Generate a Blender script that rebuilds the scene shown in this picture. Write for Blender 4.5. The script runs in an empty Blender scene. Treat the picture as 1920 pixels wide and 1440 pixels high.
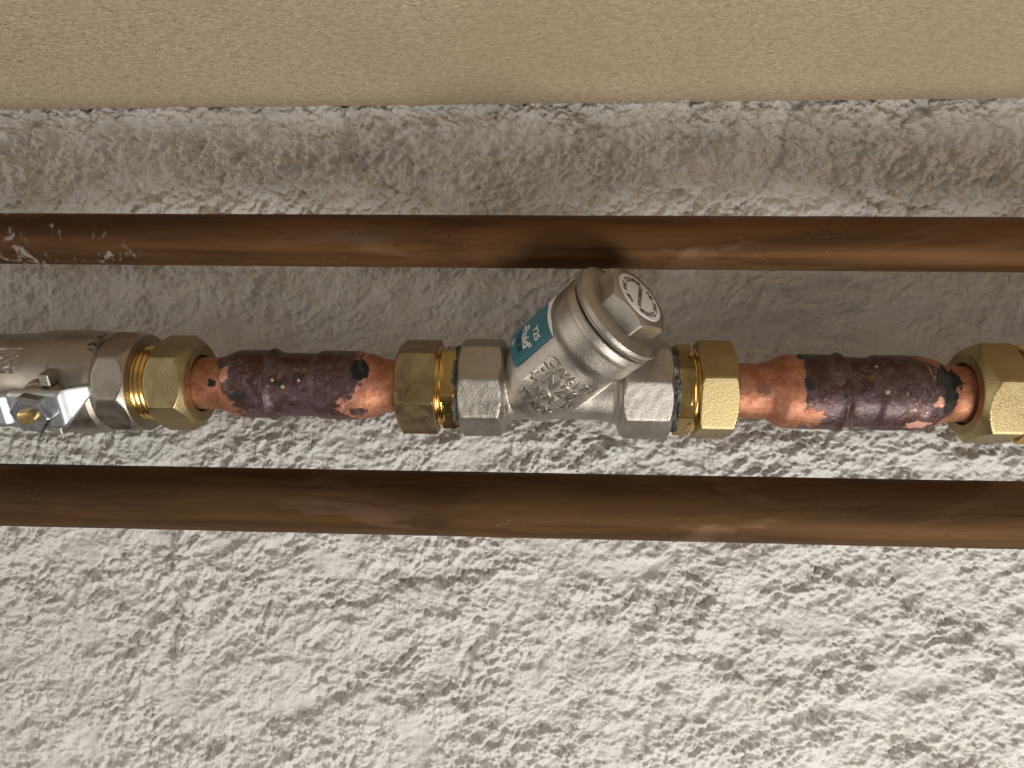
import bpy, math
import numpy as np
from mathutils import Matrix, Vector

# ------------------------------------------------------------------ camera, light, exposure
scene = bpy.context.scene
col = scene.collection
F = 1387.0                      # focal length in photo pixels (photo 1920 x 1440)
D = 0.388                       # camera to the axis of the valve run, metres
YAW, ROLL = math.radians(3.7), math.radians(0.64)
fwd = Vector((-math.sin(YAW), math.cos(YAW), 0))
rgt0 = Vector((math.cos(YAW), math.sin(YAW), 0)); up0 = Vector((0, 0, 1))
rgt = rgt0 * math.cos(ROLL) + up0 * math.sin(ROLL)
upv = up0 * math.cos(ROLL) - rgt0 * math.sin(ROLL)
CAM = -fwd * D
U = D / F                       # metres per photo pixel at the valve run
YW = 0.045                      # wall plane behind the run

def P(px, py, Y=0.0):
    d = fwd * F + rgt * (px - 960) + upv * (720 - py)
    return CAM + d * ((Y - CAM.y) / d.y)

def proj(x, y, z):
    vx, vy, vz = x - CAM.x, y - CAM.y, z - CAM.z
    dd = vx * fwd.x + vy * fwd.y + vz * fwd.z
    return (960 + F * (vx * rgt.x + vy * rgt.y + vz * rgt.z) / dd,
            720 - F * (vx * upv.x + vy * upv.y + vz * upv.z) / dd)

cd = bpy.data.cameras.new('camera'); cam = bpy.data.objects.new('camera', cd); col.objects.link(cam)
cd.sensor_width = 36; cd.lens = F / 1920 * 36; cd.clip_start = 0.01; cd.clip_end = 50
m = Matrix((rgt, upv, -fwd)).transposed().to_4x4(); m.translation = CAM
cam.matrix_world = m
scene.camera = cam

w = bpy.data.worlds.new('World'); scene.world = w; w.use_nodes = True
w.node_tree.nodes['Background'].inputs[0].default_value = (1.0, 0.925, 0.83, 1)
w.node_tree.nodes['Background'].inputs[1].default_value = 0.215

def area(name, loc, target, sx, sy, power, colr):
    l = bpy.data.lights.new(name, 'AREA'); l.shape = 'RECTANGLE'; l.size = sx; l.size_y = sy
    l.energy = power; l.color = colr
    o = bpy.data.objects.new(name, l); col.objects.link(o)
    o.location = loc
    o.rotation_euler = (Vector(target) - Vector(loc)).to_track_quat('-Z', 'Y').to_euler()
    return o
area('window_light', (0.55, -0.68, -0.92), (0, 0, 0), 0.52, 0.44, 13.2, (1.0, 0.975, 0.935))
area('side_fill_light', (-1.75, -0.95, -0.25), (0, 0, 0), 0.9, 1.2, 8.5, (1.0, 0.95, 0.88))  # unseen fill lamp added at the left to bring out relief in shade

scene.view_settings.view_transform = 'Standard'; scene.view_settings.look = 'None'
scene.view_settings.exposure = 0; scene.view_settings.gamma = 1
scene.render.engine = 'CYCLES'

# ------------------------------------------------------------------ noise (numpy)
def _grad(ix, iy, seed):
    h = (ix * 374761393 + iy * 668265263 + seed * 974634777) & 0xffffffff
    h = ((h ^ (h >> 13)) * 1274126177) & 0xffffffff
    h = h ^ (h >> 16)
    a = (h & 0xffff).astype(np.float32) * np.float32(2 * math.pi / 65536)
    return np.cos(a), np.sin(a)

def perlin(x, y, seed=0):
    x = np.asarray(x, np.float32); y = np.asarray(y, np.float32)
    x0 = np.floor(x); y0 = np.floor(y)
    fx = x - x0; fy = y - y0
    ix = x0.astype(np.int64); iy = y0.astype(np.int64)
    u = fx * fx * fx * (fx * (fx * 6 - 15) + 10); v = fy * fy * fy * (fy * (fy * 6 - 15) + 10)
    def g(dx, dy):
        cx, cy = _grad(ix + dx, iy + dy, seed)
        return cx * (fx - dx) + cy * (fy - dy)
    a = g(0, 0) * (1 - u) + g(1, 0) * u
    b = g(0, 1) * (1 - u) + g(1, 1) * u
    return (a * (1 - v) + b * v) * 1.5

def fbm(x, y, oct=4, seed=0, gain=0.5):
    r = 0; a = 1; s = 0
    for i in range(oct):
        r = r + a * perlin(x, y, seed + i * 17); s += a
        x = x * 2.03 + 5.1; y = y * 2.03 + 1.7; a *= gain
    return r / s

def facets(x, y, seed, tilt=0.6, a=0.55):
    """continuous surface of tilted facets meeting in crisp valleys"""
    x = np.asarray(x, np.float32); y = np.asarray(y, np.float32)
    x0 = np.floor(x); y0 = np.floor(y); ix = x0.astype(np.int64); iy = y0.astype(np.int64)
    fx = x - x0; fy = y - y0; best = np.full(x.shape, -9, np.float32)
    for dx in (-1, 0, 1):
        for dy in (-1, 0, 1):
            c1, s1 = _grad(ix + dx, iy + dy, seed); c2, s2 = _grad(ix + dx, iy + dy, seed + 5)
            ex = fx - dx - 0.5 - 0.45 * c1; ey = fy - dy - 0.5 - 0.45 * s1
            v = 0.22 * (c1 * s2 + c2) + tilt * (c2 * ex + s2 * ey) - a * (ex * ex + ey * ey)
            best = np.maximum(best, v)
    return best

def sstep(a, b, x):
    t = np.clip((x - a) / (b - a), 0, 1)
    return t * t * (3 - 2 * t)

# ------------------------------------------------------------------ mesh helpers
def raw_mesh(name, V, quads=None, polys=None, smooth=True, sharp=35):
    me = bpy.data.meshes.new(name)
    if quads is not None:
        V = np.asarray(V, np.float32); Q = np.asarray(quads, np.int32)
        me.vertices.add(len(V)); me.vertices.foreach_set('co', V.ravel())
        k = Q.shape[1]
        me.loops.add(Q.size); me.loops.foreach_set('vertex_index', Q.ravel())
        me.polygons.add(len(Q)); me.polygons.foreach_set('loop_start', np.arange(0, Q.size, k, dtype=np.int32))
        me.update(calc_edges=True)
    else:
        me.from_pydata([tuple(v) for v in V], [], polys)
    me.polygons.foreach_set('use_smooth', np.full(len(me.polygons), smooth))
    if smooth and sharp: me.set_sharp_from_angle(angle=math.radians(sharp))
    me.validate(); me.update()
    return me

def link(name, me, mat=None, parent=None, loc=None):
    o = bpy.data.objects.new(name, me); col.objects.link(o)
    if mat and me: me.materials.clear(); me.materials.append(mat)
    if parent: o.parent = parent
    if loc is not None: o.location = loc
    return o

def tag(o, label, cat=None, group=None, kind=None):
    if label: o['label'] = label
    if cat: o['category'] = cat
    if group: o['group'] = group
    if kind: o['kind'] = kind
    return o

def thing(name, label, cat, mat4, group=None):
    o = bpy.data.objects.new(name, None); col.objects.link(o); o.matrix_world = mat4
    o.empty_display_size = 0.01
    return tag(o, label, cat, group)

class Geo:
    """collects several closed grids into one mesh"""
    def __init__(s): s.V = []; s.Fc = []; s.n = 0
    def add(s, V, faces):
        s.V.extend([tuple(v) for v in V]); s.Fc.extend([tuple(i + s.n for i in f) for f in faces]); s.n += len(V)
    def mesh(s, name, smooth=True, sharp=35): return raw_mesh(name, s.V, polys=s.Fc, smooth=smooth, sharp=sharp)

def grid_faces(nx, nt, wrap=True):
    i = np.arange(nx - 1)[:, None]; j = np.arange(nt if wrap else nt - 1)[None, :]
    a = i * nt + j; b = i * nt + (j + 1) % nt
    return np.stack([a, b, b + nt, a + nt], -1).reshape(-1, 4)

def spin(xs, rf, seg=128, caps=True, name='m', sharp=35, th0=0.0):
    """surface round local X; rf(x, theta) -> radius arrays. theta 0 = towards camera (-Y), 90 = up (+Z)"""
    xs = np.asarray(xs, np.float64); th = np.arange(seg) * 2 * math.pi / seg + th0
    X, T = np.meshgrid(xs, th, indexing='ij')
    R = rf(X, T) * np.ones_like(X)
    V = np.stack([X, -R * np.cos(T), R * np.sin(T)], -1).reshape(-1, 3)
    Fq = grid_faces(len(xs), seg)
    if not caps: return raw_mesh(name, V, quads=Fq, sharp=sharp)
    polys = [tuple(int(k) for k in f) for f in Fq]
    polys.append(tuple(range(seg - 1, -1, -1))); n = len(V)
    polys.append(tuple(range(n - seg, n)))
    return raw_mesh(name, V, polys=polys, sharp=sharp)

def lathe(prof, seg=128, name='m', caps=True, sharp=35):
    """prof: list of (x, r); repeated x allowed (steps, bores)"""
    xs = np.array([p[0] for p in prof]); rs = np.array([p[1] for p in prof])
    th = np.arange(seg) * 2 * math.pi / seg
    X = np.repeat(xs[:, None], seg, 1); R = np.repeat(rs[:, None], seg, 1); T = np.repeat(th[None], len(xs), 0)
    V = np.stack([X, -R * np.cos(T), R * np.sin(T)], -1).reshape(-1, 3)
    polys = [tuple(int(k) for k in f) for f in grid_faces(len(xs), seg)]
    if caps:
        polys.append(tuple(range(seg - 1, -1, -1))); n = len(V); polys.append(tuple(range(n - seg, n)))
    return raw_mesh(name, V, polys=polys, sharp=sharp)

def poly_r(T, n, ap, phase, p=70):
    """rounded n-gon radius, flats centred at phase + k*360/n"""
    s = 0
    for k in range(n):
        c = np.maximum(np.cos(T - phase - 2 * math.pi * k / n), 0)
        s = s + c ** p
    return ap / s ** (1.0 / p)

def prism(x0, x1, n, ap, phase, c0=None, c1=None, bore0=None, bore1=None, k=1.7, seg=192, p=90, name='m', extra=None):
    """hex / octagon nut along X. c0, c1: radius of the end face circle (conical chamfer); bores are recessed"""
    ap_c = ap / math.cos(math.pi / n)
    c0 = c0 or ap_c * 2; c1 = c1 or ap_c * 2
    L = x1 - x0
    t = np.linspace(0, 1, 40); e = 0.5 - 0.5 * np.cos(math.pi * t)
    xs = x0 + L * e
    rim = min(0.0004, L * 0.03)
    def rf(X, T):
        r = poly_r(T, n, ap, phase, p)
        r = np.minimum(r, c0 + (X - x0) * k); r = np.minimum(r, c1 + (x1 - X) * k)
        r = r - 0.5 * np.clip(rim - (X - x0), 0, rim) - 0.5 * np.clip(rim - (x1 - X), 0, rim)
        if extra: r = r + extra(X, T)
        return r
    th = np.arange(seg) * 2 * math.pi / seg
    X, T = np.meshgrid(xs, th, indexing='ij'); R = rf(X, T)
    rings = [(X[i], R[i]) for i in range(len(xs))]
    one = np.ones(seg)
    if bore0: rings = [(one * (x0 + 0.004), one * bore0), (one * (x0 + 0.0003), one * bore0), (one * x0, one * (bore0 + 0.0003))] + rings
    if bore1: rings = rings + [(one * x1, one * (bore1 + 0.0003)), (one * (x1 - 0.0003), one * bore1), (one * (x1 - 0.004), one * bore1)]
    V = np.concatenate([np.stack([a, -b * np.cos(th), b * np.sin(th)], -1) for a, b in rings])
    polys = [tuple(int(q) for q in f) for f in grid_faces(len(rings), seg)]
    polys.append(tuple(range(seg - 1, -1, -1))); nn = len(V); polys.append(tuple(range(nn - seg, nn)))
    return raw_mesh(name, V, polys=polys, sharp=30)

def text_geo(body, size, extrude=0.0, bevel=0.0, res=4, bold=0.0, spacing=1.0):
    c = bpy.data.curves.new('txt', 'FONT'); c.body = body; c.size = size; c.extrude = extrude
    c.bevel_depth = bevel; c.bevel_resolution = 1; c.resolution_u = res; c.offset = bold; c.space_character = spacing
    o = bpy.data.objects.new('txt', c); col.objects.link(o)
    dg = bpy.context.evaluated_depsgraph_get(); dg.update()
    me = o.evaluated_get(dg).to_mesh()
    V = [tuple(v.co) for v in me.vertices]; Fc = [tuple(p.vertices) for p in me.polygons]
    o.evaluated_get(dg).to_mesh_clear()
    bpy.data.objects.remove(o); bpy.data.curves.remove(c)
    return V, Fc

# ------------------------------------------------------------------ materials
class Mat:
    def __init__(s, name):
        s.m = bpy.data.materials.new(name); s.m.use_nodes = True
        s.t = s.m.node_tree; s.N = s.t.nodes; s.b = s.N['Principled BSDF']
        s.tc = s.N.new('ShaderNodeTexCoord')
    def new(s, typ, **kw):
        n = s.N.new(typ)
        for k, v in kw.items(): setattr(n, k, v)
        return n
    def put(s, a, b): s.t.links.new(a, b)
    def val(s, sock, v):
        if hasattr(v, 'is_linked') or hasattr(v, 'links'): s.put(v, sock)
        else: sock.default_value = v
    def coords(s, scale=(1, 1, 1), loc=(0, 0, 0)):
        mp = s.new('ShaderNodeMapping'); s.put(s.tc.outputs['Object'], mp.inputs[0])
        mp.inputs['Scale'].default_value = scale; mp.inputs['Location'].default_value = loc
        return mp.outputs[0]
    def noise(s, scale, detail=4, rough=0.55, dist=0.0, stretch=(1, 1, 1), loc=(0, 0, 0)):
        n = s.new('ShaderNodeTexNoise'); s.put(s.coords(stretch, loc), n.inputs['Vector'])
        n.inputs['Scale'].default_value = scale; n.inputs['Detail'].default_value = detail
        n.inputs['Roughness'].default_value = rough; n.inputs['Distortion'].default_value = dist
        return n.outputs[0]
    def ramp(s, fac, a, b, lo=0.0, hi=1.0):
        n = s.new('ShaderNodeMapRange'); n.interpolation_type = 'SMOOTHSTEP'
        s.put(fac, n.inputs[0]); n.inputs[1].default_value = a; n.inputs[2].default_value = b
        n.inputs[3].default_value = lo; n.inputs[4].default_value = hi
        return n.outputs[0]
    def math(s, op, a, b=0.0):
        n = s.new('ShaderNodeMath', operation=op); s.val(n.inputs[0], a); s.val(n.inputs[1], b); return n.outputs[0]
    def mix(s, fac, a, b, blend='MIX'):
        n = s.new('ShaderNodeMix', data_type='RGBA', blend_type=blend)
        s.val(n.inputs[0], fac)
        s.val(n.inputs[6], a if not isinstance(a, tuple) else (*a, 1)[:4])
        s.val(n.inputs[7], b if not isinstance(b, tuple) else (*b, 1)[:4])
        return n.outputs[2]
    def bump(s, h, strength, dist, prev=None):
        n = s.new('ShaderNodeBump'); s.put(h, n.inputs['Height'])
        n.inputs['Strength'].default_value = strength; n.inputs['Distance'].default_value = dist
        if prev: s.put(prev, n.inputs['Normal'])
        return n.outputs[0]
    def attr(s, name):
        n = s.new('ShaderNodeAttribute'); n.attribute_name = name
        sp = s.new('ShaderNodeSeparateColor'); s.put(n.outputs['Color'], sp.inputs[0])
        return sp.outputs
    def out(s, color, rough, metal, normal=None, spec=0.5):
        s.val(s.b.inputs['Base Color'], color if not isinstance(color, tuple) else (*color, 1)[:4])
        s.val(s.b.inputs['Roughness'], rough); s.val(s.b.inputs['Metallic'], metal)
        s.b.inputs['Specular IOR Level'].default_value = spec
        if normal: s.put(normal, s.b.inputs['Normal'])
        return s.m

def mat_wall():
    M = Mat('wall_paint')
    a = M.attr('dark_tint')
    n = M.noise(60, 5, 0.6); n2 = M.noise(650, 4, 0.65, 0.7)
    c = M.mix(M.ramp(n, 0.3, 0.7), (0.705, 0.672, 0.622), (0.775, 0.755, 0.718))
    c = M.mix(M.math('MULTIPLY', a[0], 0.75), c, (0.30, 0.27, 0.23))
    c = M.mix(M.ramp(M.noise(420, 2, 0.5), 0.74, 0.78), c, (0.12, 0.11, 0.10))
    b = M.bump(n2, 0.6, 0.0010)
    b = M.bump(M.noise(2300, 2, 0.5), 0.3, 0.0004, b)
    return M.out(c, 0.42, 0.0, b, 0.5)

def mat_mdf():
    M = Mat('fibreboard')
    f1 = M.noise(210, 4, 0.65, 0.6, (1.0, 1.9, 1)); f2 = M.noise(430, 4, 0.65, 0.5, (1, 1.9, 1), (3, 1, 0))
    big = M.noise(6, 3, 0.5)
    c = M.mix(M.ramp(f1, 0.34, 0.66), (0.385, 0.295, 0.195), (0.54, 0.435, 0.305))
    c = M.mix(M.ramp(f2, 0.56, 0.68), c, (0.78, 0.66, 0.48))
    c = M.mix(M.ramp(f2, 0.42, 0.32), c, (0.20, 0.13, 0.07))
    c = M.mix(M.ramp(M.noise(260, 2, 0.5, 0.5, (1, 2.6, 1), (7, 3, 0)), 0.70, 0.76), c, (0.17, 0.10, 0.055))
    c = M.mix(M.math('MULTIPLY', M.ramp(big, 0.38, 0.66), 0.4), c, (0.41, 0.30, 0.185))
    b = M.bump(f2, 0.25, 0.0004)
    return M.out(c, 0.6, 0.0, b, 0.3)

def mat_pipe(name, c1, c2, white):
    M = Mat(name)
    s1 = M.noise(55, 5, 0.6, 0.4, (0.10, 1, 1)); s2 = M.noise(14, 4, 0.6, 0.8, (0.5, 1, 1), (2, 0, 0))
    c = M.mix(M.ramp(s1, 0.32, 0.66), tuple(v * 0.72 for v in c1), c2)
    c = M.mix(M.ramp(M.noise(130, 4, 0.6, 0.3, (0.035, 1, 1), (5, 3, 7)), 0.56, 0.70, 0, 0.55), c, tuple(v * 0.45 for v in c1))
    c = M.mix(M.ramp(s2, 0.52, 0.68, 0, 0.65), c, (c1[0] * 0.55, c1[1] * 0.55, c1[2] * 0.6))
    c = M.mix(M.ramp(M.noise(22, 4, 0.6, 1.0, (0.35, 1, 1), (9, 4, 0)), 0.56, 0.66, 0, 0.45), c, (0.20, 0.12, 0.075))
    sc = M.noise(420, 2, 0.5, 2.0, (0.5, 1, 1))
    c = M.mix(M.ramp(sc, 0.75, 0.765, 0, 0.5), c, (0.45, 0.33, 0.23))
    c = M.mix(M.ramp(sc, 0.285, 0.27, 0, 0.8), c, (0.03, 0.02, 0.015))
    metal = 0.6; r = M.ramp(s1, 0.3, 0.7, 0.56, 0.70)
    if white:
        sx = M.new('ShaderNodeSeparateXYZ'); M.put(M.tc.outputs['Object'], sx.inputs[0])
        loc = M.ramp(sx.outputs[0], -0.275, -0.10, 0.535, 0.72)
        lowz = M.ramp(sx.outputs[2], 0.004, -0.012, 0.05, 0.0)
        wn = M.noise(95, 5, 0.65, 0.5, (1.3, 1, 0.8), (1, 5, 2))
        k = M.ramp(M.math('SUBTRACT', wn, M.math('ADD', loc, lowz)), -0.02, 0.07, 0, 0.55)
        c = M.mix(k, c, (0.50, 0.47, 0.44))
        metal = M.math('SUBTRACT', 0.6, M.math('MULTIPLY', k, 0.6))
        r = M.math('ADD', r, M.math('MULTIPLY', k, 0.3))
    b = M.bump(M.noise(120, 4, 0.6, 0.2, (0.15, 1, 1)), 0.06, 0.001)
    return M.out(c, r, metal, b, 0.12)

def mat_metal(name, c1, c2, rough, grain=2600, gs=0.35, gd=0.0003, dark_tint=None, dirt_lo=0.55, metal=1.0, rvar=0.08):
    M = Mat(name)
    n = M.noise(70, 5, 0.65, 0.5)
    c = M.mix(M.ramp(n, 0.3, 0.7), c1, c2)
    if dark_tint: c = M.mix(M.ramp(M.noise(110, 6, 0.7, 0.8, loc=(4, 2, 1)), dirt_lo, dirt_lo + 0.14, 0, 0.85), c, dark_tint)
    b = M.bump(M.noise(grain, 2, 0.6), gs, gd) if gs else None
    if b: b = M.bump(M.noise(grain * 0.4, 3, 0.6), gs * 0.28, gd * 1.6, b)
    return M.out(c, M.ramp(n, 0.3, 0.7, rough - rvar, rough + rvar), metal, b)

def mat_flat(name, c, rough=0.5, metal=0.0, spec=0.5): return Mat(name).out(c, rough, metal, None, spec)

def mat_coupling():
    M = Mat('heated_copper')
    a = M.attr('burn')      # R oxide, G black char, B pale copper flake
    n = M.noise(160, 5, 0.65, 0.6); n2 = M.noise(420, 4, 0.6, 0.3, loc=(1, 2, 3)); n3 = M.noise(75, 4, 0.6, 0.9, loc=(6, 2, 0))
    cu = M.mix(M.ramp(n, 0.3, 0.7), (0.41, 0.165, 0.088), (0.58, 0.29, 0.185))
    cu = M.mix(M.ramp(n2, 0.62, 0.70, 0, 0.55), cu, (0.10, 0.035, 0.02))
    cu = M.mix(M.ramp(n2, 0.40, 0.32, 0, 0.45), cu, (0.78, 0.42, 0.28))
    ox = M.mix(M.ramp(n3, 0.38, 0.62), (0.075, 0.026, 0.022), (0.115, 0.074, 0.080))
    ox = M.mix(M.ramp(n, 0.52, 0.68, 0, 0.9), ox, (0.045, 0.022, 0.018))
    ox = M.mix(M.ramp(n2, 0.60, 0.68, 0, 0.7), ox, (0.15, 0.055, 0.04))
    ox = M.mix(M.ramp(M.noise(190, 4, 0.65, 1.0, loc=(8, 8, 1)), 0.62, 0.70, 0, 0.75), ox, (0.20, 0.105, 0.04))
    ox = M.mix(M.ramp(M.noise(300, 5, 0.7, 0.6, loc=(2, 9, 4)), 0.53, 0.68, 0, 0.7), ox, (0.25, 0.195, 0.195))
    ox = M.mix(M.ramp(M.noise(240, 5, 0.7, 0.9, loc=(5, 1, 8)), 0.58, 0.66, 0, 0.85), ox, (0.030, 0.016, 0.014))
    c = M.mix(a[0], cu, ox)
    c = M.mix(a[2], c, (0.85, 0.42, 0.30))
    c = M.mix(a[1], c, (0.020, 0.020, 0.019))
    metal = M.math('SUBTRACT', M.math('SUBTRACT', 0.95, M.math('MULTIPLY', a[0], 0.55)), M.math('MULTIPLY', a[1], 0.4))
    rough = M.math('ADD', M.math('SUBTRACT', M.math('SUBTRACT', 0.55, M.math('MULTIPLY', a[0], 0.17)), M.math('MULTIPLY', a[1], 0.08)), M.math('MULTIPLY', n2, 0.12))
    b = M.bump(n2, 0.22, 0.0007)
    b = M.bump(M.noise(170, 5, 0.68, 0.8), 0.26, 0.0014, b)
    return M.out(c, rough, metal, b)

MW = mat_wall(); MB_ = mat_mdf()
MP1 = mat_pipe('oxidised_copper_upper', (0.100, 0.047, 0.019), (0.160, 0.080, 0.034), True)
MP2 = mat_pipe('oxidised_copper_lower', (0.094, 0.048, 0.020), (0.135, 0.072, 0.031), False)
MNI = mat_metal('cast_nickel', (0.40, 0.37, 0.325), (0.50, 0.465, 0.41), 0.41, 1800, 0.45, 0.0005)
MNL = mat_metal('highlit_nickel', (0.46, 0.43, 0.38), (0.54, 0.50, 0.445), 0.31, 1800, 0.3, 0.0004)  # brighter, smoother cast nickel: highlights painted into the raised letters
MNV = mat_metal('satin_nickel', (0.37, 0.335, 0.28), (0.44, 0.405, 0.345), 0.42, 1500, 0.26, 0.0004, (0.24, 0.205, 0.155), 0.60)
MBR = mat_metal('forged_brass', (0.365, 0.28, 0.135), (0.46, 0.37, 0.20), 0.46, 1500, 0.26, 0.0005, (0.30, 0.21, 0.10), 0.62)
MBT = mat_metal('tarnished_brass', (0.33, 0.235, 0.13), (0.43, 0.325, 0.18), 0.46, 1500, 0.26, 0.0005, (0.23, 0.155, 0.095), 0.50)
MGD = mat_metal('machined_brass', (0.68, 0.43, 0.12), (0.80, 0.55, 0.20), 0.20, 900, 0.05, 0.0002, None, 0.5, 1.0, 0.04)
MBD = mat_metal('dull_brass', (0.36, 0.25, 0.085), (0.47, 0.34, 0.14), 0.32, 1400, 0.15, 0.0002, (0.12, 0.12, 0.10), 0.58)
MCH = mat_metal('chromed_steel', (0.56, 0.57, 0.575), (0.64, 0.65, 0.655), 0.46, 900, 0.06, 0.0002, None, 0.5, 1.0, 0.04)
MZN = mat_metal('zinc_nut', (0.40, 0.41, 0.42), (0.52, 0.53, 0.54), 0.27, 1600, 0.2, 0.0002, (0.25, 0.25, 0.26), 0.55)
MSE = mat_metal('thread_sealant', (0.03, 0.03, 0.027), (0.30, 0.29, 0.27), 0.5, 700, 0.9, 0.001, (0.012, 0.012, 0.011), 0.46, 0.0)
MCO = mat_coupling()
MTL = mat_flat('teal_label', (0.045, 0.185, 0.225), 0.38)
MWH = mat_flat('white_label', (0.86, 0.86, 0.86), 0.35)
MNA = mat_flat('navy_print', (0.012, 0.035, 0.14), 0.4)
MBK = mat_flat('black_print', (0.02, 0.02, 0.025), 0.45)
MFX = mat_metal('dried_flux', (0.40, 0.32, 0.15), (0.55, 0.47, 0.28), 0.4, 900, 0.2, 0.0003, None, 0.5, 0.2)

# ------------------------------------------------------------------ wall
def seg_dist(px, py, pts):
    best = np.full(px.shape, 1e9, np.float32); side = np.zeros(px.shape, np.float32)
    for (ax_, ay), (bx, by) in zip(pts[:-1], pts[1:]):
        dx, dy = bx - ax_, by - ay; L2 = dx * dx + dy * dy
        t = np.clip(((px - ax_) * dx + (py - ay) * dy) / L2, 0, 1)
        ex = px - (ax_ + t * dx); ey = py - (ay + t * dy)
        d = np.sqrt(ex * ex + ey * ey); k = d < best
        best = np.where(k, d, best); side = np.where(k, np.sign(dx * ey - dy * ex), side)
    return best, side

def build_wall():
    def axis(lo, hi, a, b, step):
        core = np.arange(lo, hi, step); l = [lo]; s = step
        while l[-1] > a: s = min(s * 1.06, 0.004); l.append(l[-1] - s)
        r = [core[-1]]; s = step
        while r[-1] < b: s = min(s * 1.06, 0.004); r.append(r[-1] + s)
        return np.concatenate([np.array(l[1:])[::-1], core, np.array(r[1:])])
    xs = axis(-0.385, 0.385, -0.62, 0.62, 0.00066); zs = axis(-0.282, 0.172, -0.46, 0.195, 0.00062)
    X, Z = np.meshgrid(xs, zs, indexing='xy')
    X = X.astype(np.float32); Z = Z.astype(np.float32)
    PX, PY = proj(X, YW, Z); PX = PX.astype(np.float32); PY = PY.astype(np.float32)
    x = X * 1000; z = Z * 1000            # millimetres
    # domain warp, flow leaning from lower left to upper right
    w1x = fbm(x / 26, z / 26, 3, 1); w1z = fbm(x / 26 + 9, z / 26, 3, 2)
    w2x = fbm(x / 7, z / 7, 2, 3); w2z = fbm(x / 7, z / 7 + 5, 2, 4)
    c, s = math.cos(0.6), math.sin(0.6)
    rx = c * x + s * z; rz = -s * x + c * z
    xa = rx * 0.72 + 11 * w1x + 2.8 * w2x; za = rz * 1.12 + 11 * w1z + 2.8 * w2z
    lump = fbm(x / 55, z / 48, 3, 11)
    mid = fbm(xa / 16, za / 13, 3, 12)
    def rmf(x_, z_, oct_, seed, lac=1.95, gain=0.56):
        r = 0; amp = 1.0; wgt = 1.0
        for i in range(oct_):
            q_ = 1 - np.abs(perlin(x_, z_, seed + i * 13)) * 1.7
            q_ = np.clip(q_, 0, 1) ** 2 * wgt
            r = r + amp * q_; wgt = np.clip(q_ * 2.2, 0.12, 1); amp *= gain
            x_ = x_ * lac + 3.3; z_ = z_ * lac + 7.7
        return r
    ua = x + 3.2 * w2x + 7 * w1z; va = z + 3.2 * w2z + 7 * w1x
    rid1 = rmf(xa / 12.0, za / 9.5, 4, 20) - 0.7 * rmf(ua / 13.0 + 40, va / 11.0, 3, 60)
    up = sstep(-0.15, 0.15, perlin(x / 17, z / 15, 71))
    rid2 = rmf(ua / 5.0, va / 4.2, 3, 90) * (0.35 + 0.65 * up) - 0.7 * rmf(ua / 5.4 + 20, va / 4.6, 3, 95) * (1 - up)
    rid3 = rmf((x + 1.2 * w2x) / 2.5, (z + 1.2 * w2z) / 2.2, 2, 140) - 0.5 * rmf((x - 1.2 * w2z) / 2.3 + 9, (z + 1.2 * w2x) / 2.1, 2, 150)
    fine = perlin(x / 1.5 + w2x * 2, z / 1.4 + w2z * 2, 23)
    # flaked layers: soft terraces with crisp scarps
    q = fbm(xa / 22, za / 17, 4, 30) * 5.0
    fr = q - np.floor(q)
    terr = np.floor(q) + sstep(0.40, 0.60, fr) * 1.0
    q2 = fbm(xa / 9 + 4, za / 7, 3, 33) * 3.2
    fr2 = q2 - np.floor(q2)
    terr2 = np.floor(q2) + sstep(0.36, 0.64, fr2)
    def saw(q_, drop=0.12):
        f_ = q_ - np.floor(q_)
        return np.where(f_ < 1 - drop, f_ / (1 - drop), 1 - sstep(1 - drop, 1.0, f_))
    flake1 = saw(fbm(ua / 17 + 3, va / 14, 3, 160) * 4.5 + 0.05 * x)
    flake2 = saw(fbm(ua / 8 + 5, va / 6.5, 3, 170) * 3.6 - 0.09 * z, 0.16)
    patch = sstep(-0.50, 0.0, fbm(x / 38, z / 30, 3, 40))        # crinkled here, smooth there
    strip = sstep(500, 530, PY) * (1 - sstep(640, 720, PY))        # smoother trowelled strip between upper pipe and run
    patch = np.maximum(patch, 0.8 * sstep(420, 380, PY))
    crink = (0.30 + 0.70 * patch) * (1 - 0.50 * strip)
    base = 1 - 0.22 * strip
    wa = x + 2.2 * w2x + 6 * w1x; wb = z + 2.2 * w2z + 6 * w1z
    fa = facets(wa / 13.0, wb / 10.5, 301, 0.65)
    fb = -facets((wa * 0.9 + 0.44 * wb) / 7.0, (wb * 0.9 - 0.44 * wa) / 5.6, 311, 0.7)
    fc = facets((x + 1.5 * w2x + 2 * w1z) / 3.6, (z + 1.5 * w2z + 2 * w1x) / 3.0, 321, 0.75)
    fd = -facets((x - 0.8 * w2z) / 2.3, (z + 0.8 * w2x) / 2.0, 331, 0.8)
    fL = facets((x + 8 * w1x + 2 * w2z) / 33.0, (z + 8 * w1z + 2 * w2x) / 25.0, 341, 0.6)
    am = (0.70 + 0.55 * sstep(-0.35, 0.35, fbm(x / 60, z / 50, 2, 401))) * (1 + 0.45 * sstep(430, 390, PY))
    h = 3.2 * fL * base + 2.0 * lump + 0.9 * mid * base + 0.34 * terr * base + 0.30 * terr2 * crink + 0.55 * flake1 * crink
    h += crink * am * (3.5 * fa + 1.9 * fb + 1.65 * fc + 0.50 * fd + 1.0 * rid1 + 0.6 * rid2 + 0.35 * rid3 + 0.12 * fine) - 0.6
    dark_tint = np.zeros_like(h)  # darker tone laid along creases and hairline cracks
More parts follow.
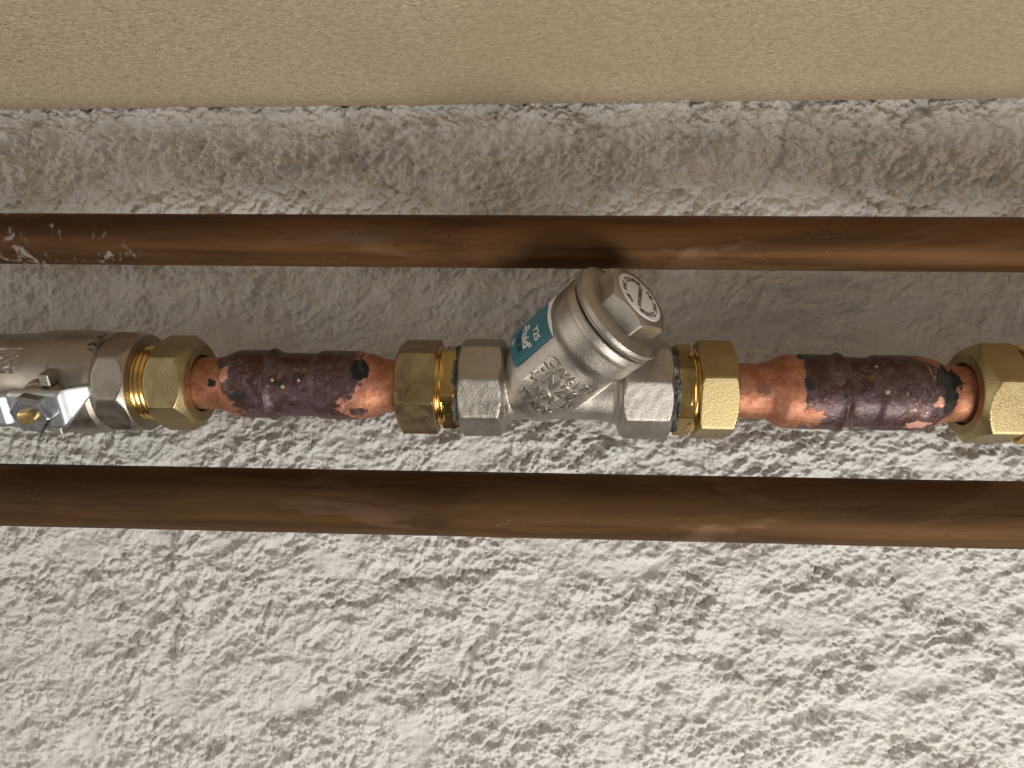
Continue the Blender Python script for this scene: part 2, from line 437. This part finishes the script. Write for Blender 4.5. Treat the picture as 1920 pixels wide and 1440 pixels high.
    # creases and steps that can be followed in the photo: (points, step mm, groove mm, width px)
    feats = [
        ([(1500, 180), (1478, 215), (1466, 262), (1470, 290), (1445, 318), (1436, 345), (1392, 372), (1388, 410)], 1.6, 1.3, 7),
        ([(1466, 258), (1530, 262), (1600, 272), (1660, 268)], 1.0, 0.7, 6),
        ([(1466, 258), (1400, 245), (1330, 262), (1280, 250)], 0.9, 0.6, 6),
        ([(640, 190), (652, 240), (646, 280), (700, 320), (722, 345), (760, 360)], 1.5, 0.9, 7),
        ([(860, 245), (800, 252), (740, 275), (690, 300)], 1.1, 0.6, 6),
        ([(78, 500), (92, 560), (90, 620)], -1.0, 0.8, 6),
        ([(230, 1035), (200, 1060), (216, 1110), (210, 1160)], 1.4, 0.9, 6),
        ([(330, 1010), (318, 1080), (338, 1150), (330, 1220)], -1.3, 0.6, 8),
        ([(470, 1120), (420, 1180), (380, 1240), (300, 1290)], 1.3, 0.8, 9),
        ([(640, 1130), (700, 1125), (760, 1095), (850, 1080), (960, 1060)], 1.4, 0.9, 8),
        ([(560, 1340), (640, 1300), (720, 1270), (760, 1230)], 1.2, 0.6, 9),
        ([(1380, 1330), (1400, 1270), (1360, 1240), (1280, 1230)], -1.4, 0.8, 9),
        ([(1920, 1200), (1850, 1215), (1780, 1240), (1700, 1250)], 1.3, 0.9, 8),
        ([(1010, 1080), (1040, 1120)], -1.0, 0.8, 5),
        ([(900, 1320), (830, 1400), (860, 1450)], 1.2, 0.6, 9),
        ([(0, 300), (40, 285), (60, 255)], 1.2, 0.8, 6),
    ]
    jx = PX + 14 * w2x + 10 * w1x; jy = PY + 14 * w2z + 10 * w1z
    for pts, st, gr, wd in feats:
        d, sd = seg_dist(jx, jy, pts)
        fall = np.exp(-(d / 45) ** 2)
        h += 0.95 * st * fall * np.tanh(sd * d / wd) - 1.6 * gr * np.exp(-(d / (wd * 0.55)) ** 2)
        dark_tint = np.maximum(dark_tint, 0.55 * np.exp(-(d / (wd * 0.3)) ** 2) * sstep(-0.2, 0.4, w2x + w1z))
    # hairline cracks in the smooth strip
    hair = np.abs(perlin(xa / 6 + 30, za / 6, 50)); hm = sstep(0.12, 0.34, perlin(x / 14, z / 12, 51))
    hc = sstep(0.035, 0.0, hair) * hm
    h -= 0.35 * hc * (0.4 + 0.6 * strip); dark_tint = np.maximum(dark_tint, hc * (0.25 + 0.5 * strip))
    h *= 0.001
    n = 0.001
    V = np.stack([X + n * 0.8 * w2x * crink, YW - h, Z + n * 0.8 * w2z * crink], -1).reshape(-1, 3)
    me = raw_mesh('wall', V, quads=grid_faces(len(zs), len(xs), wrap=False)[:, ::-1], sharp=None)
    at = me.attributes.new('dark_tint', 'FLOAT_COLOR', 'POINT')
    dd = np.zeros((h.size, 4), np.float32); dd[:, 0] = dark_tint.ravel(); dd[:, 3] = 1
    at.data.foreach_set('color', dd.ravel())
    o = link('wall', me, MW); o['kind'] = 'structure'
    o['label'] = 'rough crinkled white painted wall behind the pipes'
build_wall()

# ------------------------------------------------------------------ board overhead
def build_board():
    a = P(0, 206, YW - 0.003); b = P(1920, 184, YW - 0.003)
    ang = math.atan2(b.z - a.z, b.x - a.x)
    mid = (a + b) / 2
    L, dp, t, ch = 1.20, 0.30, 0.028, 0.0012
    prof = [(0.0, 0), (-dp + ch, 0), (-dp, ch), (-dp, t - ch), (-dp + ch, t), (0.0, t)]
    V = [(x, y, z) for x in (-L / 2, L / 2) for y, z in prof]
    n = len(prof)
    fc = [(i, (i + 1) % n, n + (i + 1) % n, n + i) for i in range(n)] + [tuple(range(n - 1, -1, -1)), tuple(range(n, 2 * n))]
    o = link('fibreboard_shelf', raw_mesh('shelf', V, polys=fc, smooth=False), MB_)
    o.location = mid; o.rotation_euler = (0, -ang, 0)
    tag(o, 'tan fibreboard shelf seen from below along the top of the wall', 'shelf')
build_board()

# ------------------------------------------------------------------ straight pipes
def frame_x(origin, direction):
    xa = direction.normalized(); ya = (Vector((0, 1, 0)) - xa * xa.y).normalized(); za = xa.cross(ya)
    M4 = Matrix((xa, ya, za)).transposed().to_4x4(); M4.translation = origin
    return M4

def pipe(name, top, bot, mat, label, seed, Y=0.0):
    a = P(0, (top[0] + bot[0]) / 2, Y); b = P(1920, (top[1] + bot[1]) / 2, Y)
    r = 0.5 * ((P(0, bot[0], Y) - P(0, top[0], Y)).length + (P(1920, bot[1], Y) - P(1920, top[1], Y)).length) / 2
    d = (b - a).normalized(); mid = (a + b) / 2
    xs = np.linspace(-0.56, 0.56, 260)
    def rf(X, T):
        return r + 0.00010 * perlin(X * 60 + 7, T * 1.1, seed) + 0.00005 * perlin(X * 200, T * 3, seed + 3)
    me = spin(xs, rf, 96, True, 'pipe')
    o = link(name, me, mat); o.matrix_world = frame_x(mid, d)
    return tag(o, label, 'pipe')
pipe('copper_pipe', (401, 408), (494, 511), MP1, 'upper brown copper pipe with white paint smears at its left end', 5)
pipe('copper_pipe', (869, 903), (985, 1029), MP2, 'lower thicker brown copper pipe running below the valve run', 9, -0.014)

# ------------------------------------------------------------------ the run: frame and scale
RA, RB = P(0, 713), P(1920, 740)
RD = (RB - RA).normalized()
def on_axis(px):
    """point of the run's axis seen at photo column px"""
    t = (px - 0) / 1920
    for _ in range(20):
        q = RA + (RB - RA) * t
        t += (px - proj(q.x, q.y, q.z)[0]) / 1920
    return RA + (RB - RA) * t
R0 = on_axis(960)
def ax(px): return (on_axis(px) - R0).dot(RD)
def rf_(px): return frame_x(on_axis(px), RD)
rad = math.radians

def thread(x0, x1, r, depth, pitch, name='thread', seg=128):
    n = max(8, int((x1 - x0) / pitch * 10)); xs = np.linspace(x0, x1, n)
    return spin(xs, lambda X, T: r - depth * (0.5 - 0.5 * np.cos(2 * math.pi * (X - x0) / pitch + T)) ** 1.4, seg, True, name, sharp=50)

# ------------------------------------------------------------------ compression fittings
def fitting(label, x_nut, ap, phase, matn, x_thr, r_thr, x_col=None, ap_col=None, ph_col=0, x_seal=None, r_seal=0, c0=None, c1=None, bore=53, side=0, matc=None, k=1.9):
    o = thing('compression_fitting', label, 'pipe fitting', rf_((x_nut[0] + x_nut[1]) / 2), 'brass compression fittings')
    b = ax((x_nut[0] + x_nut[1]) / 2)
    f = lambda p: ax(p) - b
    link('compression_nut', prism(f(x_nut[0]), f(x_nut[1]), 6, ap * U, rad(phase), c0 and c0 * U, c1 and c1 * U,
         bore * U if side <= 0 else None, bore * U if side >= 0 else None, k=k, p=110), matn, o)
    link('threaded_sleeve', thread(f(x_thr[0]), f(x_thr[1]), r_thr * U, 2.6 * U, 9.5 * U), MGD, o)
    if x_col:
        link('hexagon_collar', prism(f(x_col[0]), f(x_col[1]), 6, ap_col * U, rad(ph_col), k=1.5, p=140, seg=192,
             c0=ap_col * 1.13 * U, c1=ap_col * 1.13 * U), matc or MBD, o)
    if x_seal:
        xs = np.linspace(f(x_seal[0]), f(x_seal[1]), 10)
        def rs(X, T):
            return (r_seal + 5.0 * perlin(T * 5, X * 900, 7) + 3 * perlin(T * 14, X * 2500, 8)) * U
        link('thread_sealant', spin(xs, rs, 160, True, 'seal', sharp=None), MSE, o)
    return o

fitting('shiny brass compression fitting between the ball valve and the left copper coupling',
        (311, 381), 80, 0, MBR, (272, 316), 72, c0=80, c1=74, bore=54, side=1, k=1.1)
fitting('dull brownish brass compression fitting left of the strainer',
        (752, 826), 79, 11, MBT, (818, 842), 76, (836, 862), 72, 20, (857, 874), 76, c0=72, c1=88, bore=51, side=-1)
fitting('bright sandy brass compression fitting right of the strainer',
        (1300, 1369), 82, -16, MBR, (1284, 1306), 77, (1262, 1291), 74, -4, (1247, 1265), 78, c0=88, c1=80, bore=53, side=1)
fitting('brass compression fitting cut off by the right photo edge',
        (1803, 1884), 82, -16, MBR, (1878, 1925), 74, (1902, 1960), 78, 0, None, 0, c0=74, c1=88, bore=56, side=-1, matc=MGD, k=1.1)

far = [q for q in col.objects if q.get('label', '').endswith('right photo edge')][0]
fb = ax((1803 + 1884) / 2)
link('run_extension', lathe([(ax(1955) - fb, 50 * U), (ax(1955) - fb, 84 * U), (ax(1962) - fb, 90 * U), (ax(2050) - fb, 92 * U), (ax(2450) - fb, 92 * U), (ax(2450) - fb, 40 * U)], 96), MNV, far)  # unseen extension of the run, added to carry its shadow on

# ------------------------------------------------------------------ copper couplings
def coupling(label, x0, x1, prof, paint, seed, dots, seam):
    mid = (x0 + x1) / 2
    o = thing('copper_coupling', label, 'pipe coupling', rf_(mid), 'scorched copper couplings')
    b = ax(mid)
    pxs = np.linspace(x0, x1, int((x1 - x0) * 0.95)); seg = 216
    axs = np.interp(pxs, np.linspace(x0, x1, 30), [ax(p) - b for p in np.linspace(x0, x1, 30)])
    rr = np.interp(pxs, [p[0] for p in prof], [p[1] for p in prof])
    k = np.exp(-0.5 * (np.arange(-12, 13) / 2.6) ** 2); k /= k.sum()
    rr = np.convolve(np.pad(rr, 12, 'edge'), k, 'valid')
    th = np.arange(seg) * 2 * math.pi / seg
    PXg, T = np.meshgrid(pxs, th, indexing='ij')
    # periodic noise coordinates round the tube
    V1 = np.cos(T) * 64; V2 = np.sin(T) * 64
    H = V2 + 0.0 * PXg                                   # height above axis in photo px on the camera side
    front = np.cos(T) > -0.2
    nz = lambda s, sd, o=3: fbm(PXg / s + sd, (V2 + 0.7 * V1) / s, o, seed + sd)
    ox, bl, fl = paint(PXg, H, nz, front)
    rr = rr + seam[1] * np.exp(-((pxs - seam[0]) / 3.2) ** 2)
    R = rr[:, None] * np.ones_like(T) + 0.9 * nz(50, 3) + 0.45 * ox * nz(9, 6, 2) + 0.5 * ox
    xg = np.repeat(axs[:, None], seg, 1)
    V = np.stack([xg, -R * U * np.cos(T), R * U * np.sin(T)], -1).reshape(-1, 3)
    me = raw_mesh('coupling', V, quads=grid_faces(len(pxs), seg), sharp=None)
    at = me.attributes.new('burn', 'FLOAT_COLOR', 'POINT')
    cc = np.stack([ox, bl, fl, np.ones_like(ox)], -1).astype(np.float32)
    at.data.foreach_set('color', cc.ravel())
    link('coupling_body', me, MCO, o)
    for px, h, s in dots:                                # dried flux beads
        i = int(np.argmin(np.abs(pxs - px))); r = rr[i]
        a = math.asin(max(-1, min(1, h / r)))
        g = Geo(); n = 10
        ring = [[(s * c_ * math.cos(q), s * c_ * math.sin(q), zz) for q in np.arange(n) * 2 * math.pi / n] for c_, zz in ((1, -1.0), (0.95, 0.6), (0.6, 1.4))]
        pts = []
        for rg in ring:
            for u, v, hh in rg:
                aa = a + v / r
                pts.append((axs[i] + u * U, -(r + hh) * U * math.cos(aa), (r + hh) * U * math.sin(aa)))
        fc = [tuple(int(q) for q in f) for f in grid_faces(3, n)] + [tuple(range(2 * n, 3 * n))]
        g.add(pts, fc); link('flux_bead', g.mesh('bead', sharp=None), MFX, o)
    return o

def blob(PX, H, x, h, rx, rh): return ((PX - x) / rx) ** 2 + ((H - h) / rh) ** 2

def paint_left(PX, H, nz, front):
    n = nz(26, 1, 4); n2 = nz(11, 2, 3); n3 = nz(60, 5, 2)
    # right boundary bends: low copper bay, left boundary with a copper tongue below
    xl = 436 + 34 * sstep(0, -55, H) - 12 * sstep(20, 50, H) + 26 * n + 14 * n2
    xr = 684 - 28 * sstep(5, -30, H) + 22 * sstep(-40, -56, H) + 24 * n3 + 24 * n + 10 * n2
    wd = 1 + 7 * sstep(-0.05, 0.3, n3)
    ox = sstep(-wd, wd, PX - xl) * sstep(-wd, wd, xr - PX)
    isl = sstep(0.15, -0.15, np.minimum(blob(PX, H, 682, -2, 13, 11), blob(PX, H, 684, -48, 16, 7)) + 1.2 * n2 - 1)
    isl2 = sstep(0.1, -0.1, blob(PX, H, 446, 25, 12, 16) + 1.6 * n2 - 1)
    ox = np.maximum(ox, np.maximum(isl, isl2))
    bl = np.minimum(blob(PX, H, 690, 28, 16, 22), blob(PX, H, 422, 2, 8, 12))
    bl = np.minimum(bl, np.minimum(blob(PX, H, 476, -22, 14, 8), blob(PX, H, 545, 4, 10, 9) + 0.4))
    bl = sstep(0.15, -0.15, bl + 1.6 * n2 + 0.8 * n - 1)
    bl = np.maximum(bl, 0.8 * sstep(0.42, 0.47, nz(7, 9, 3)) * sstep(60, 0, np.abs(PX - 430)))
    edge = sstep(7, 0, np.abs(PX - xr)) * sstep(-0.1, 0.2, n2 + n)
    edge2 = sstep(0.25, -0.1, blob(PX, H, 444, 18, 9, 14) + 1.4 * n2 - 1)
    return ox, bl, np.clip(0.75 * edge + 0.6 * edge2, 0, 1) * (1 - bl)

def paint_right(PX, H, nz, front):
    n = nz(26, 1, 4); n2 = nz(11, 2, 3); n3 = nz(60, 5, 2)
    xl = 1489 + 4 * n2 + 5 * n + 6 * sstep(40, 60, H)
    xr = 1752 + 14 * sstep(20, 0, H) - 50 * sstep(35, 60, H) - 30 * sstep(-30, -60, H) + 14 * n + 6 * n2
    wd = 1 + 7 * sstep(-0.05, 0.3, n3)
    ox = sstep(-wd, wd, PX - xl) * sstep(-wd, wd, xr - PX)
    stain = sstep(0.5, -0.5, blob(PX, H, 1417, 2, 13, 17) + 0.8 * n2 - 1)
    bay = sstep(0.15, -0.15, blob(PX, H, 1506, -44, 20, 16) + 1.6 * n2 - 1)
    ox = np.maximum(ox * (1 - bay), 0.45 * stain)
    bl = np.minimum(blob(PX, H, 1497, 16, 9, 14), np.minimum(blob(PX, H, 1752, 26, 28, 24), blob(PX, H, 1752, -6, 16, 30) + 0.15))
    bl = np.minimum(bl, blob(PX, H, 1503, 60, 18, 8))
    bl = sstep(0.15, -0.15, bl + 1.2 * n2 + 0.7 * n - 1)
    fl = sstep(0.12, -0.12, np.minimum(blob(PX, H, 1730, -16, 11, 9), blob(PX, H, 1705, -52, 20, 6)) + 1.8 * n2 - 1)
    fl2 = sstep(1.6, 0.2, np.abs(PX - (1724 - 0.35 * (H - 20) + 12 * n2))) * sstep(8, 20, H) * sstep(52, 40, H)
    fl3 = sstep(0.40, 0.44, nz(8, 14, 2)) * sstep(60, 10, np.abs(PX - 1700)) * sstep(20, -10, H)
    return ox, bl, np.clip(fl + 0.8 * fl2 + 0.7 * fl3, 0, 1) * (1 - bl)

coupling('scorched copper coupling between the ball valve and the strainer', 366, 762,
         [(366, 50), (412, 50), (426, 52), (450, 63), (465, 64.5), (510, 64.5), (516, 66.5), (521, 65.5), (528, 61), (540, 60), (585, 59.5), (598, 60), (606, 64.8), (680, 64.5), (702, 60), (722, 51.5), (735, 50), (762, 50)],
         paint_left, 100, [(533, 8, 3.6), (552, -4, 4.2), (580, 8, 3.0)], (517, 2.2))
coupling('scorched copper coupling between the strainer and the right photo edge', 1352, 1815,
         [(1352, 50), (1420, 50.5), (1436, 53), (1462, 66.5), (1475, 68), (1555, 67.5), (1564, 70), (1570, 69), (1578, 64.5), (1600, 63), (1624, 63), (1634, 68), (1715, 67.5), (1742, 62), (1764, 53), (1776, 50.5), (1815, 50)],
         paint_right, 200, [(1634, 2, 4.4), (1624, 46, 2.8)], (1566, 2.2))

# ------------------------------------------------------------------ Y strainer
def strainer():
    xo = 1010
    o = thing('y_strainer', 'nickel plated cast strainer with teal label and capped slanting branch', 'pipe strainer', rf_(xo))
    Mi = rf_(xo).inverted()
    b = ax(xo); f = lambda p: ax(p) - b
    tau, phi = rad(30), rad(39); b0 = Vector((f(990), 0, 0))
    av = Vector((math.cos(phi) * math.cos(tau), -math.sin(tau), math.sin(phi) * math.cos(tau)))   # branch axis, towards the camera
    e1 = (Vector((0, -1, 0)) - av * (-av.y)).normalized()      # camera side of the branch
    e2 = e1.cross(av) * -1
    if e2.z > 0: e2 = -e2                                      # reading direction, down to the right
    BM = Matrix((av, -e1, e1.cross(av) if False else (av.cross(-e1)))).transposed()
    # local spin frame: X = av, -Y = e1, Z = av x (-e1)
    def bpt(s, r, beta):      # beta measured from e1 towards e2
        return b0 + av * s * U + (e1 * math.cos(beta) + e2 * math.sin(beta)) * r * U
    def to_branch(me):
        me.transform(Matrix.Translation(b0) @ BM.to_4x4()); me.update(); return me
    # cast body: run tube and branch melted together
    g = bpy.data.meshes.new('rough')
    run = lathe([(f(935), 30 * U), (f(935), 74 * U), (f(950), 72 * U), (f(958), 62 * U), (f(970), 60 * U), (f(1060), 58 * U), (f(1110), 58 * U), (f(1150), 62 * U), (f(1158), 72 * U), (f(1166), 76 * U), (f(1172), 74 * U), (f(1180), 30 * U)], 96)
    prof = [(-26, 20), (-24, 46), (-16, 62), (-3, 72), (16, 79), (45, 83), (150, 84.5), (157, 86.5), (165, 91), (172, 93), (203, 93.5), (206, 94.6), (211, 94.6), (214, 93.5), (222, 92), (224, 30)]
    br = to_branch(lathe([(a * U, r * U) for a, r in prof], 96))
    ob = bpy.data.objects.new('tmp', None)
    V = []; Fc = []
    for me in (run, br):
        n = len(V); V += [tuple(v.co) for v in me.vertices]; Fc += [tuple(i + n for i in p.vertices) for p in me.polygons]
    jm = raw_mesh('joined', V, polys=Fc)
    t = bpy.data.objects.new('tmpbody', jm); col.objects.link(t)
    rm = t.modifiers.new('r', 'REMESH'); rm.mode = 'VOXEL'; rm.voxel_size = 0.00055; rm.use_smooth_shade = True
    sm = t.modifiers.new('s', 'SMOOTH'); sm.factor = 0.5; sm.iterations = 6
    dg = bpy.context.evaluated_depsgraph_get(); dg.update()
    body = bpy.data.meshes.new_from_object(t.evaluated_get(dg))
    bpy.data.objects.remove(t)
    body.polygons.foreach_set('use_smooth', np.full(len(body.polygons), True))
    link('body', body, MNI, o)
    wob = lambda X, T: 0.00012 * perlin(X * 300 + 3, T * 4, 77)
    ph8 = rad(9 - 22.5)
    link('octagon_end', prism(f(868), f(950), 8, 86 * U, ph8, 84 * U, 80 * U, k=1.3, p=120, extra=wob), MNI, o)
    link('octagon_end', prism(f(1160), f(1252), 8, 86 * U, ph8, 82 * U, 84 * U, k=1.3, p=120, extra=wob), MNI, o)
    # screwed cap
    cap = link('cap', to_branch(lathe([(s * U, r * U) for s, r in [(216, 60), (224, 60), (224.5, 89), (226, 90), (227, 93.5), (229, 95), (232, 95.5), (233, 94), (235, 94), (236, 95.5), (242, 94.5), (244, 91), (248, 85), (250, 70), (250, 40)]], 160, sharp=40)), MNI, o)
    hd = prism(247 * U, 282 * U, 6, 60 * U, rad(-5), None, 60 * U, k=1.3, p=110)
    link('hexagon_head', to_branch(hd), MNI, cap)
    # round sticker on the cap
    st = link('cap_sticker', to_branch(lathe([(281.6 * U, 5 * U), (281.6 * U, 49 * U), (283.0 * U, 49 * U), (283.2 * U, 48.4 * U), (283.2 * U, 5 * U)], 96, sharp=30)), MWH, o)
    g = Geo(); cx = 283.6
    def put_flat(V, Fc, fn): g.add([tuple(fn(v[0], v[1])) for v in V], Fc)
    # ring text twice, tops outwards; centre word across
    V, Fc = text_geo('NE  PAS  OUVRIR', 13.5, bold=0.45)
    mx = max(v[0] for v in V)
    for start in (rad(180), rad(0)):
        def ring(u, v):
            al = start - u / mx * rad(158)
            return b0 + av * cx * U + (e1 * math.cos(al) + e2 * math.sin(al)) * (32.5 + v) * U
        put_flat(V, Fc, ring)
    V, Fc = text_geo('DESEMBOUEUR', 11.0, bold=0.35)
    mx2 = max(v[0] for v in V); ca, sa = math.cos(rad(67)), math.sin(rad(67))
    def centre(u, v):
        u = (u - mx2 / 2) * 62 / mx2; v = v - 4
        return b0 + av * cx * U + (e2 * ca + e1 * sa) * u * U + (e2 * sa - e1 * ca) * v * U
    put_flat(V, Fc, centre)
    link('lettering', g.mesh('print', smooth=False), MBK, st)
    # raised casting letters round the branch
    g = Geo()
    for txt, s, size, beta0, bold in [('CW617N', 114, 26, -10, 0.2), ('PN20', 82, 38, -11, 0.5), ('MADE IN', 58, 25, -11, 0.2), ('ITALY', 28, 25, -3, 0.2)]:
        V, Fc = text_geo(txt, size, 3.2, 0.8, 3, bold - 0.1, 1.14)
        def wrap(v):
            ss = s + v[1]; r = np.interp(ss, [p[0] for p in prof], [p[1] for p in prof]) - 1.0
            return tuple(bpt(ss, r + v[2], rad(beta0) + v[0] / 84.0))
        g.add([wrap(v) for v in V], Fc)
    link('raised_lettering', g.mesh('cast', sharp=40), MNL, o)
    # teal label wrapped round the branch
    def lab_pt(s, r, bd):
        if bd >= -62: return bpt(s, r, rad(bd))
        t = (e1 * math.sin(rad(-62)) - e2 * math.cos(rad(-62)))
        return bpt(s, r, rad(-62)) + t * (-62 - bd) * 1.36 * U
    def patch(s0, s1, b0, b1, rr, th_, skew=lambda s, bb: (0, 0)):
        ns, nb = 24, 30; V = []
        for lay in (0, th_):
            for i in range(ns):
                for j in range(nb):
                    be = b0 + (b1 - b0) * j / (nb - 1); s = s0 + ((s1(be) if callable(s1) else s1) - s0) * i / (ns - 1)
                    r = np.interp(s, [p[0] for p in prof], [p[1] for p in prof])
                    V.append(tuple(lab_pt(s, rr + lay, be)))
        q = [tuple(int(k) for k in f) for f in grid_faces(ns, nb, wrap=False)]; n = ns * nb
        fc = [tuple(reversed(f)) for f in q] + [tuple(k + n for k in f) for f in q]
        edge = [i * nb for i in range(ns)] ; edge = list(range(nb)) + [i * nb + nb - 1 for i in range(1, ns)] + [n - 1 - j for j in range(1, nb)] + [(ns - 1 - i) * nb for i in range(1, ns - 1)]
        fc += [(edge[k], edge[(k + 1) % len(edge)], edge[(k + 1) % len(edge)] + n, edge[k] + n) for k in range(len(edge))]
        return raw_mesh('label', V, polys=fc, sharp=50)
    lb = link('wrap_label', patch(53, 150, -86, -27, 86.5, 0.9), MTL, o)
    tag(lb, 'teal wrap label with white and navy print')
    link('white_border', patch(150.3, lambda be: 151.5 + min(1, (-27 - be) / 55) * 24, -86, -27, 86.5, 0.9), MWH, lb)
    for nm, rows, mt in (('white_print', [('Y25', 114, 18, -36, 0.35), ("-Fluid'", 85, 25, -35, 0.7), ('ndet', 57, 10, -58, 0.2)], MWH), ('navy_print', [('OUEUR', 69, 16, -38, 0.6)], MNA)):
        g = Geo()
        for txt, s, size, beta0, bold in rows:
            V, Fc = text_geo(txt, size, 0, 0, 4, bold)
            mx = max(v[0] for v in V)
            def wrap2(v):
                ss = s + v[1]; r = 86.5 + 1.3
                return tuple(lab_pt(ss, r, beta0 + math.degrees((v[0] - mx) / 78.0)))
            g.add([wrap2(v) for v in V], Fc)
        link(nm, g.mesh('print', smooth=False), mt, lb)
strainer()

# ------------------------------------------------------------------ ball valve
def ball_valve():
    xo = 120
    o = thing('ball_valve', 'nickel ball valve with chromed lever at the left photo edge', 'ball valve', rf_(xo))
    b = ax(xo); f = lambda p: ax(p) - b
    prof = [(-500, 40), (-500, 86), (20, 86), (30, 88), (42, 92), (60, 93), (85, 94), (110, 99), (150, 100), (152, 98.6), (154, 98.6), (156, 100), (200, 99), (214, 96), (220, 90), (236, 88), (244, 60)]  # unseen tail on the left is added to lengthen the run's shadow
    bx = spin([f(p[0]) for p in prof], lambda X, T: np.interp(X, [f(p[0]) for p in prof], [p[1] * U for p in prof]), 160, True, 'vb', 30)
    link('body', bx, MNV, o)
    link('octagon_end', prism(f(221), f(283), 8, 93 * U, rad(4), 89 * U, 92 * U, k=0.62, p=110), MNV, o)
    link('octagon_end', prism(f(-60), f(26), 8, 90 * U, rad(0), 90 * U, 84 * U, k=1.5, p=110), MNV, o)
    # rough square pad cast on the body, upper front
    g = Geo(); n = 28
    pad = []
    for lay in (0, 1):
        for i in range(n):
            for j in range(n):
                px = 40 + 78 * i / (n - 1); th = rad(8 + 32 * j / (n - 1))
                e = min(i, j, n - 1 - i, n - 1 - j)
                h = 92 if not lay else 95.5 + (1.6 * float(fbm(np.float32(i / 3.2), np.float32(j / 3.2), 3, 61)) * 2 if e > 1 else 0.8) - (2 if e == 0 else 0)
                pad.append((f(px), -h * U * math.cos(th), h * U * math.sin(th)))
    q = [tuple(int(k) for k in fc) for fc in grid_faces(n, n, wrap=False)]
    nn = n * n
    edge = list(range(n)) + [i * n + n - 1 for i in range(1, n)] + [nn - 1 - j for j in range(1, n)] + [(n - 1 - i) * n for i in range(1, n - 1)]
    g.add(pad, [tuple(reversed(a)) for a in q] + [tuple(k + nn for k in a) for a in q] +
          [(edge[k], edge[(k + 1) % len(edge)], edge[(k + 1) % len(edge)] + nn, edge[k] + nn) for k in range(len(edge))])
    link('cast_pad', g.mesh('pad', sharp=45), MNI, o)
    # raised letters high on the shoulder
    g = Geo(); V, Fc = text_geo('UNI', 28, 1.5, 0.5, 3, 0.2)
    g.add([(f(206 + 0) + v[1] * U, -(99.5 + v[2]) * U * math.cos(rad(38) + v[0] / 100), (99.5 + v[2]) * U * math.sin(rad(38) + v[0] / 100)) for v in V], Fc)
    link('raised_lettering', g.mesh('cast', sharp=40), MNV, o)
    # stem boss, lever, nut, stem: built about the stem axis (towards the camera)
    sx = f(146); sz = 0.0; tilt = Matrix.Rotation(rad(25), 4, 'X')
    def disc(prof, n=48, poly=None, name='d'):
        V = []
        for y, r in prof:
            for k in range(n):
                a = 2 * math.pi * k / n; rr = r * (poly(a) if poly else 1)
                V.append((sx + rr * U * math.cos(a), -y * U, sz + rr * U * math.sin(a)))
        fc = [tuple(int(k) for k in fq) for fq in grid_faces(len(prof), n)]
        fc.append(tuple(range(n - 1, -1, -1))); fc.append(tuple(range(len(V) - n, len(V))))
        return raw_mesh(name, V, polys=fc, sharp=30)
    def low(me): me.transform(tilt); me.update(); return me
    link('stem_boss', low(disc([(60, 50), (104, 46), (108, 42), (116, 40)])), MNV, o)
    # lever: pressed sheet, flat in the middle, wings folded back; outline in (u right, v up) photo px, w towards camera
    us = np.linspace(-150, 84, 80)
    def wv(u):
        if u > 42: t = min((u - 42) / 12, 1); return 120 - 5 * t * t - max(0, (u - 50)) * 0.95
        if u < -46: t = min((-46 - u) / 14, 1); return 120 + 9 * t * t * (3 - 2 * t)
        return 120.0
    def half(u):
        top = 37.0; bot = -38.0
        if u > 40:
            k = (u - 40) / 44.0; top = 37 - 4 * k ** 3; bot = -38 + 54 * k ** 1.2
        if u < -46: top = 34; bot = -30
        return top, bot
    nv = 14; g = Geo(); V = []
    for lay in (0, 1):
        for u in us:
            tp, bt = half(u)
            for j in range(nv):
                s = j / (nv - 1); v = bt + (tp - bt) * s
                lip = 5.0 * (max(0, (abs(s - 0.5) * 2 - 0.86)) / 0.14) ** 2 if u < 50 else 1.5 * (max(0, (abs(s - 0.5) * 2 - 0.8)) / 0.2) ** 2
                V.append((sx + u * U, -(wv(u) - lip + (6 if lay else 0)) * U, sz + v * U))
    q = [tuple(int(k) for k in fc) for fc in grid_faces(len(us), nv, wrap=False)]; nn = len(us) * nv
    edge = list(range(nv)) + [i * nv + nv - 1 for i in range(1, len(us))] + [nn - 1 - j for j in range(1, nv)] + [(len(us) - 1 - i) * nv for i in range(1, len(us) - 1)]
    g.add(V, [tuple(reversed(a)) for a in q] + [tuple(k + nn for k in a) for a in q] +
          [(edge[k], edge[(k + 1) % len(edge)], edge[(k + 1) % len(edge)] + nn, edge[k] + nn) for k in range(len(edge))])
    link('lever', low(g.mesh('lever', sharp=50)), MCH, o)
    hexr = lambda a: float(poly_r(np.array(a), 6, 1.0, rad(20), 60))
    nut = link('lock_nut', low(disc([(125.5, 30), (126, 33), (142, 33), (146, 30.5), (147, 29), (147, 17)], 96, hexr)), MZN, o)
    st = lambda a: min(1.0, 0.74 / max(abs(math.sin(a - 0.1)), 1e-3))
    link('stem', low(disc([(120, 15.5), (153, 15.5), (156, 14.5), (156.6, 13)], 48, st)), mat_metal('stem_brass', (0.66, 0.47, 0.19), (0.74, 0.56, 0.26), 0.3, 1500, 0.2, 0.0002), nut)
    # stop lugs beside the lever
    for (u, v, y0, y1) in ((20, 52, 80, 112), (16, -46, 60, 112)):
        V = []
        for y, sc in ((y0, 1.0), (y1 - 2, 1.0), (y1, 0.8)):
            for a, c_ in ((-9, -11), (9, -11), (9, 11), (-9, 11)):
                V.append((sx + (u + a * sc) * U, -y * U, sz + (v + c_ * sc) * U))
        fc = [tuple(int(k) for k in fq) for fq in grid_faces(3, 4)] + [(3, 2, 1, 0), (8, 9, 10, 11)]
        me = low(raw_mesh('lug', V, polys=fc, smooth=False))
        link('stop_lug', me, MNI, o)
ball_valve()
